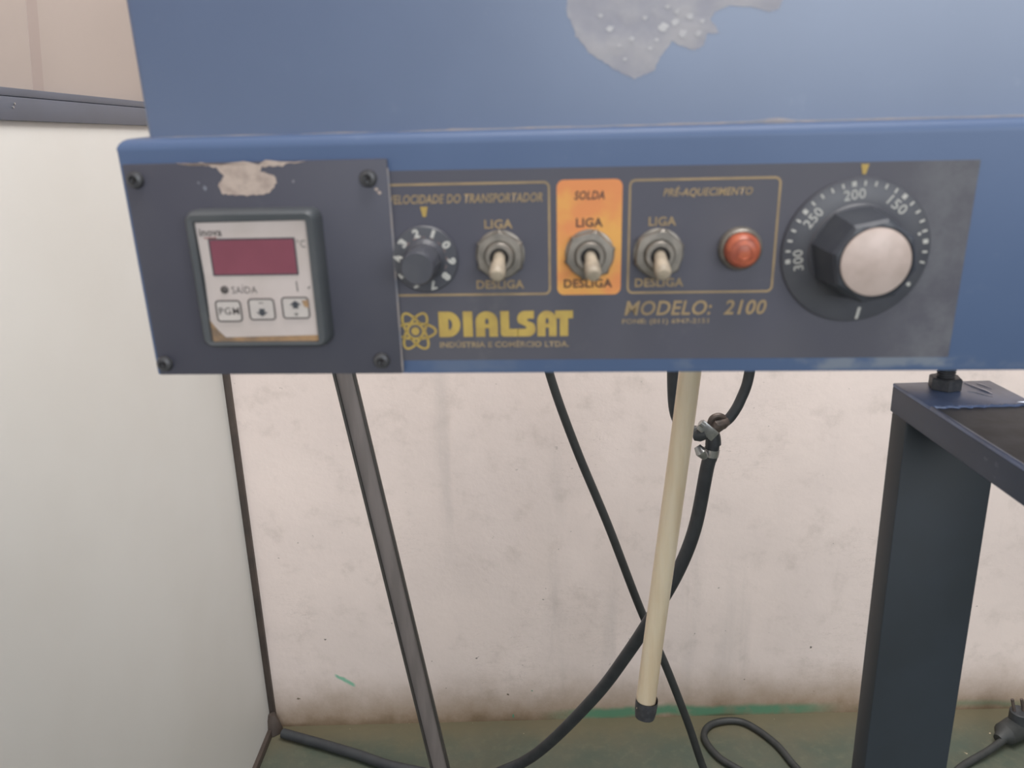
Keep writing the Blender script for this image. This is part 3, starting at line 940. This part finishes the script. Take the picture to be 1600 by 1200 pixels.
# crumpled clamp band on the right branch and its bright bolt plate
cb = part(MB().tube(spline([(0.2010, 0.796, 0.6080), (0.2030, 0.794, 0.6150), (0.2090, 0.794, 0.6175), (0.2150, 0.796, 0.6145), (0.2160, 0.797, 0.6085)], 5), 0.0033, 10), 'clamp_ear', M['brass'], ho, HO)
part(MB().tube([(0.2040, 0.795, 0.6020), (0.2075, 0.794, 0.6080), (0.2140, 0.796, 0.6085), (0.2180, 0.799, 0.6100)], [0.0050, 0.0068, 0.0070, 0.0060], 12), 'joint_body', M['brass'], ho, HO)
cl = MB().box((-0.0110, -0.0035, -0.0090), (0.0110, 0.0015, 0.0030)).bevel(0.0010, 2)
rot = Matrix.Rotation(R(42), 4, 'Y')
bmesh.ops.transform(cl.bm, matrix=Matrix.Translation((0.1985, 0.788, 0.6065)) @ rot, verts=cl.bm.verts[:])
co = part(cl, 'hose_clamp', M['zinc'], ho, HO)
co['label'] = 'bright zinc clamp plate at the hose joint'
part(MB().tube([(0.1885, 0.786, 0.6135), (0.1925, 0.786, 0.6100)], 0.0034, 12), 'clamp_bolt', M['zinc'], co, HO)
part(MB().tube([(0.1840, 0.793, 0.5965), (0.1890, 0.791, 0.5980), (0.1955, 0.789, 0.6005)], [0.0055, 0.0074, 0.0066], 14), 'clamp_nut', M['rubber'], co, HO)
bd = MB().tube([(0.2055, 0.80, 0.5785), (0.2043, 0.80, 0.5705)], 0.0086, 18, True)
c2 = part(bd, 'hose_clamp', M['zinc'], ho, HO)
c2['label'] = 'shiny band clamp round the thick hose'
part(MB().tube([(0.1880, 0.793, 0.5845), (0.1915, 0.790, 0.5790), (0.1965, 0.791, 0.5725)], [0.0038, 0.0062, 0.0040], 12), 'screw_housing', M['zinc'], c2, HO)

# ------------------------------------------------------------------ power cord on the floor
pc = empty('power_cord', (0.33, 0.95, 0.0))
tag(pc, 'thin black power cord running to the floor, looped, with plug', 'cord')
PO = (0.33, 0.95, 0.0)
zf = 0.0058
cp = spline([(-0.010, 0.695, 0.960), (-0.008, 0.750, 0.965), (-0.004, 0.840, 0.950), (0.002, 0.890, 0.900), (0.010, 0.90, 0.830), (0.0260, 0.90, 0.70), (0.0386, 0.90, 0.6344), (0.0680, 0.90, 0.5438), (0.1070, 0.90, 0.4408), (0.1487, 0.90, 0.3219), (0.1838, 0.90, 0.2346), (0.2163, 0.90, 0.1430),
             (0.2400, 0.90, 0.0685), (0.262, 0.896, 0.020), (0.296, 0.892, zf), (0.330, 0.905, zf), (0.333, 0.940, zf), (0.3056, 0.9662, zf), (0.2839, 0.9926, zf), (0.2741, 1.0336, zf), (0.2957, 1.0614, zf),
             (0.3416, 1.0627, zf), (0.3777, 1.0162, zf), (0.3940, 0.9633, zf), (0.420, 0.905, zf), (0.490, 0.885, zf), (0.570, 0.910, zf), (0.6286, 0.9556, zf), (0.682, 0.982, 0.010), (0.7190, 1.0005, 0.016)], 9)
part(MB().tube(cp, 0.0052, 12), 'cable', M['cord'], pc, PO)
pg = MB().tube([(0.7090, 1.001, 0.0150), (0.7160, 1.0045, 0.0165), (0.7220, 1.0075, 0.0185), (0.7450, 1.0190, 0.0185), (0.7650, 1.029, 0.0185), (0.7690, 1.031, 0.0185)], [0.0075, 0.0105, 0.0165, 0.0182, 0.0172, 0.0110], 16)
pgo = part(pg, 'plug', M['cord'], pc, PO)
part(MB().lathe([(0.0145, 0.0), (0.0145, 0.018), (0.0132, 0.0195)], 'z', (0.7490, 1.0200, 0.030), 20), 'plug_face', M['rubber'], pgo, PO)
for dx in (-0.0075, 0.0065):
    part(MB().tube([(0.7470 + dx, 1.020, 0.0485), (0.7420 + dx, 1.022, 0.0690)], 0.0024, 10), 'prong', M['brass'], pgo, PO)
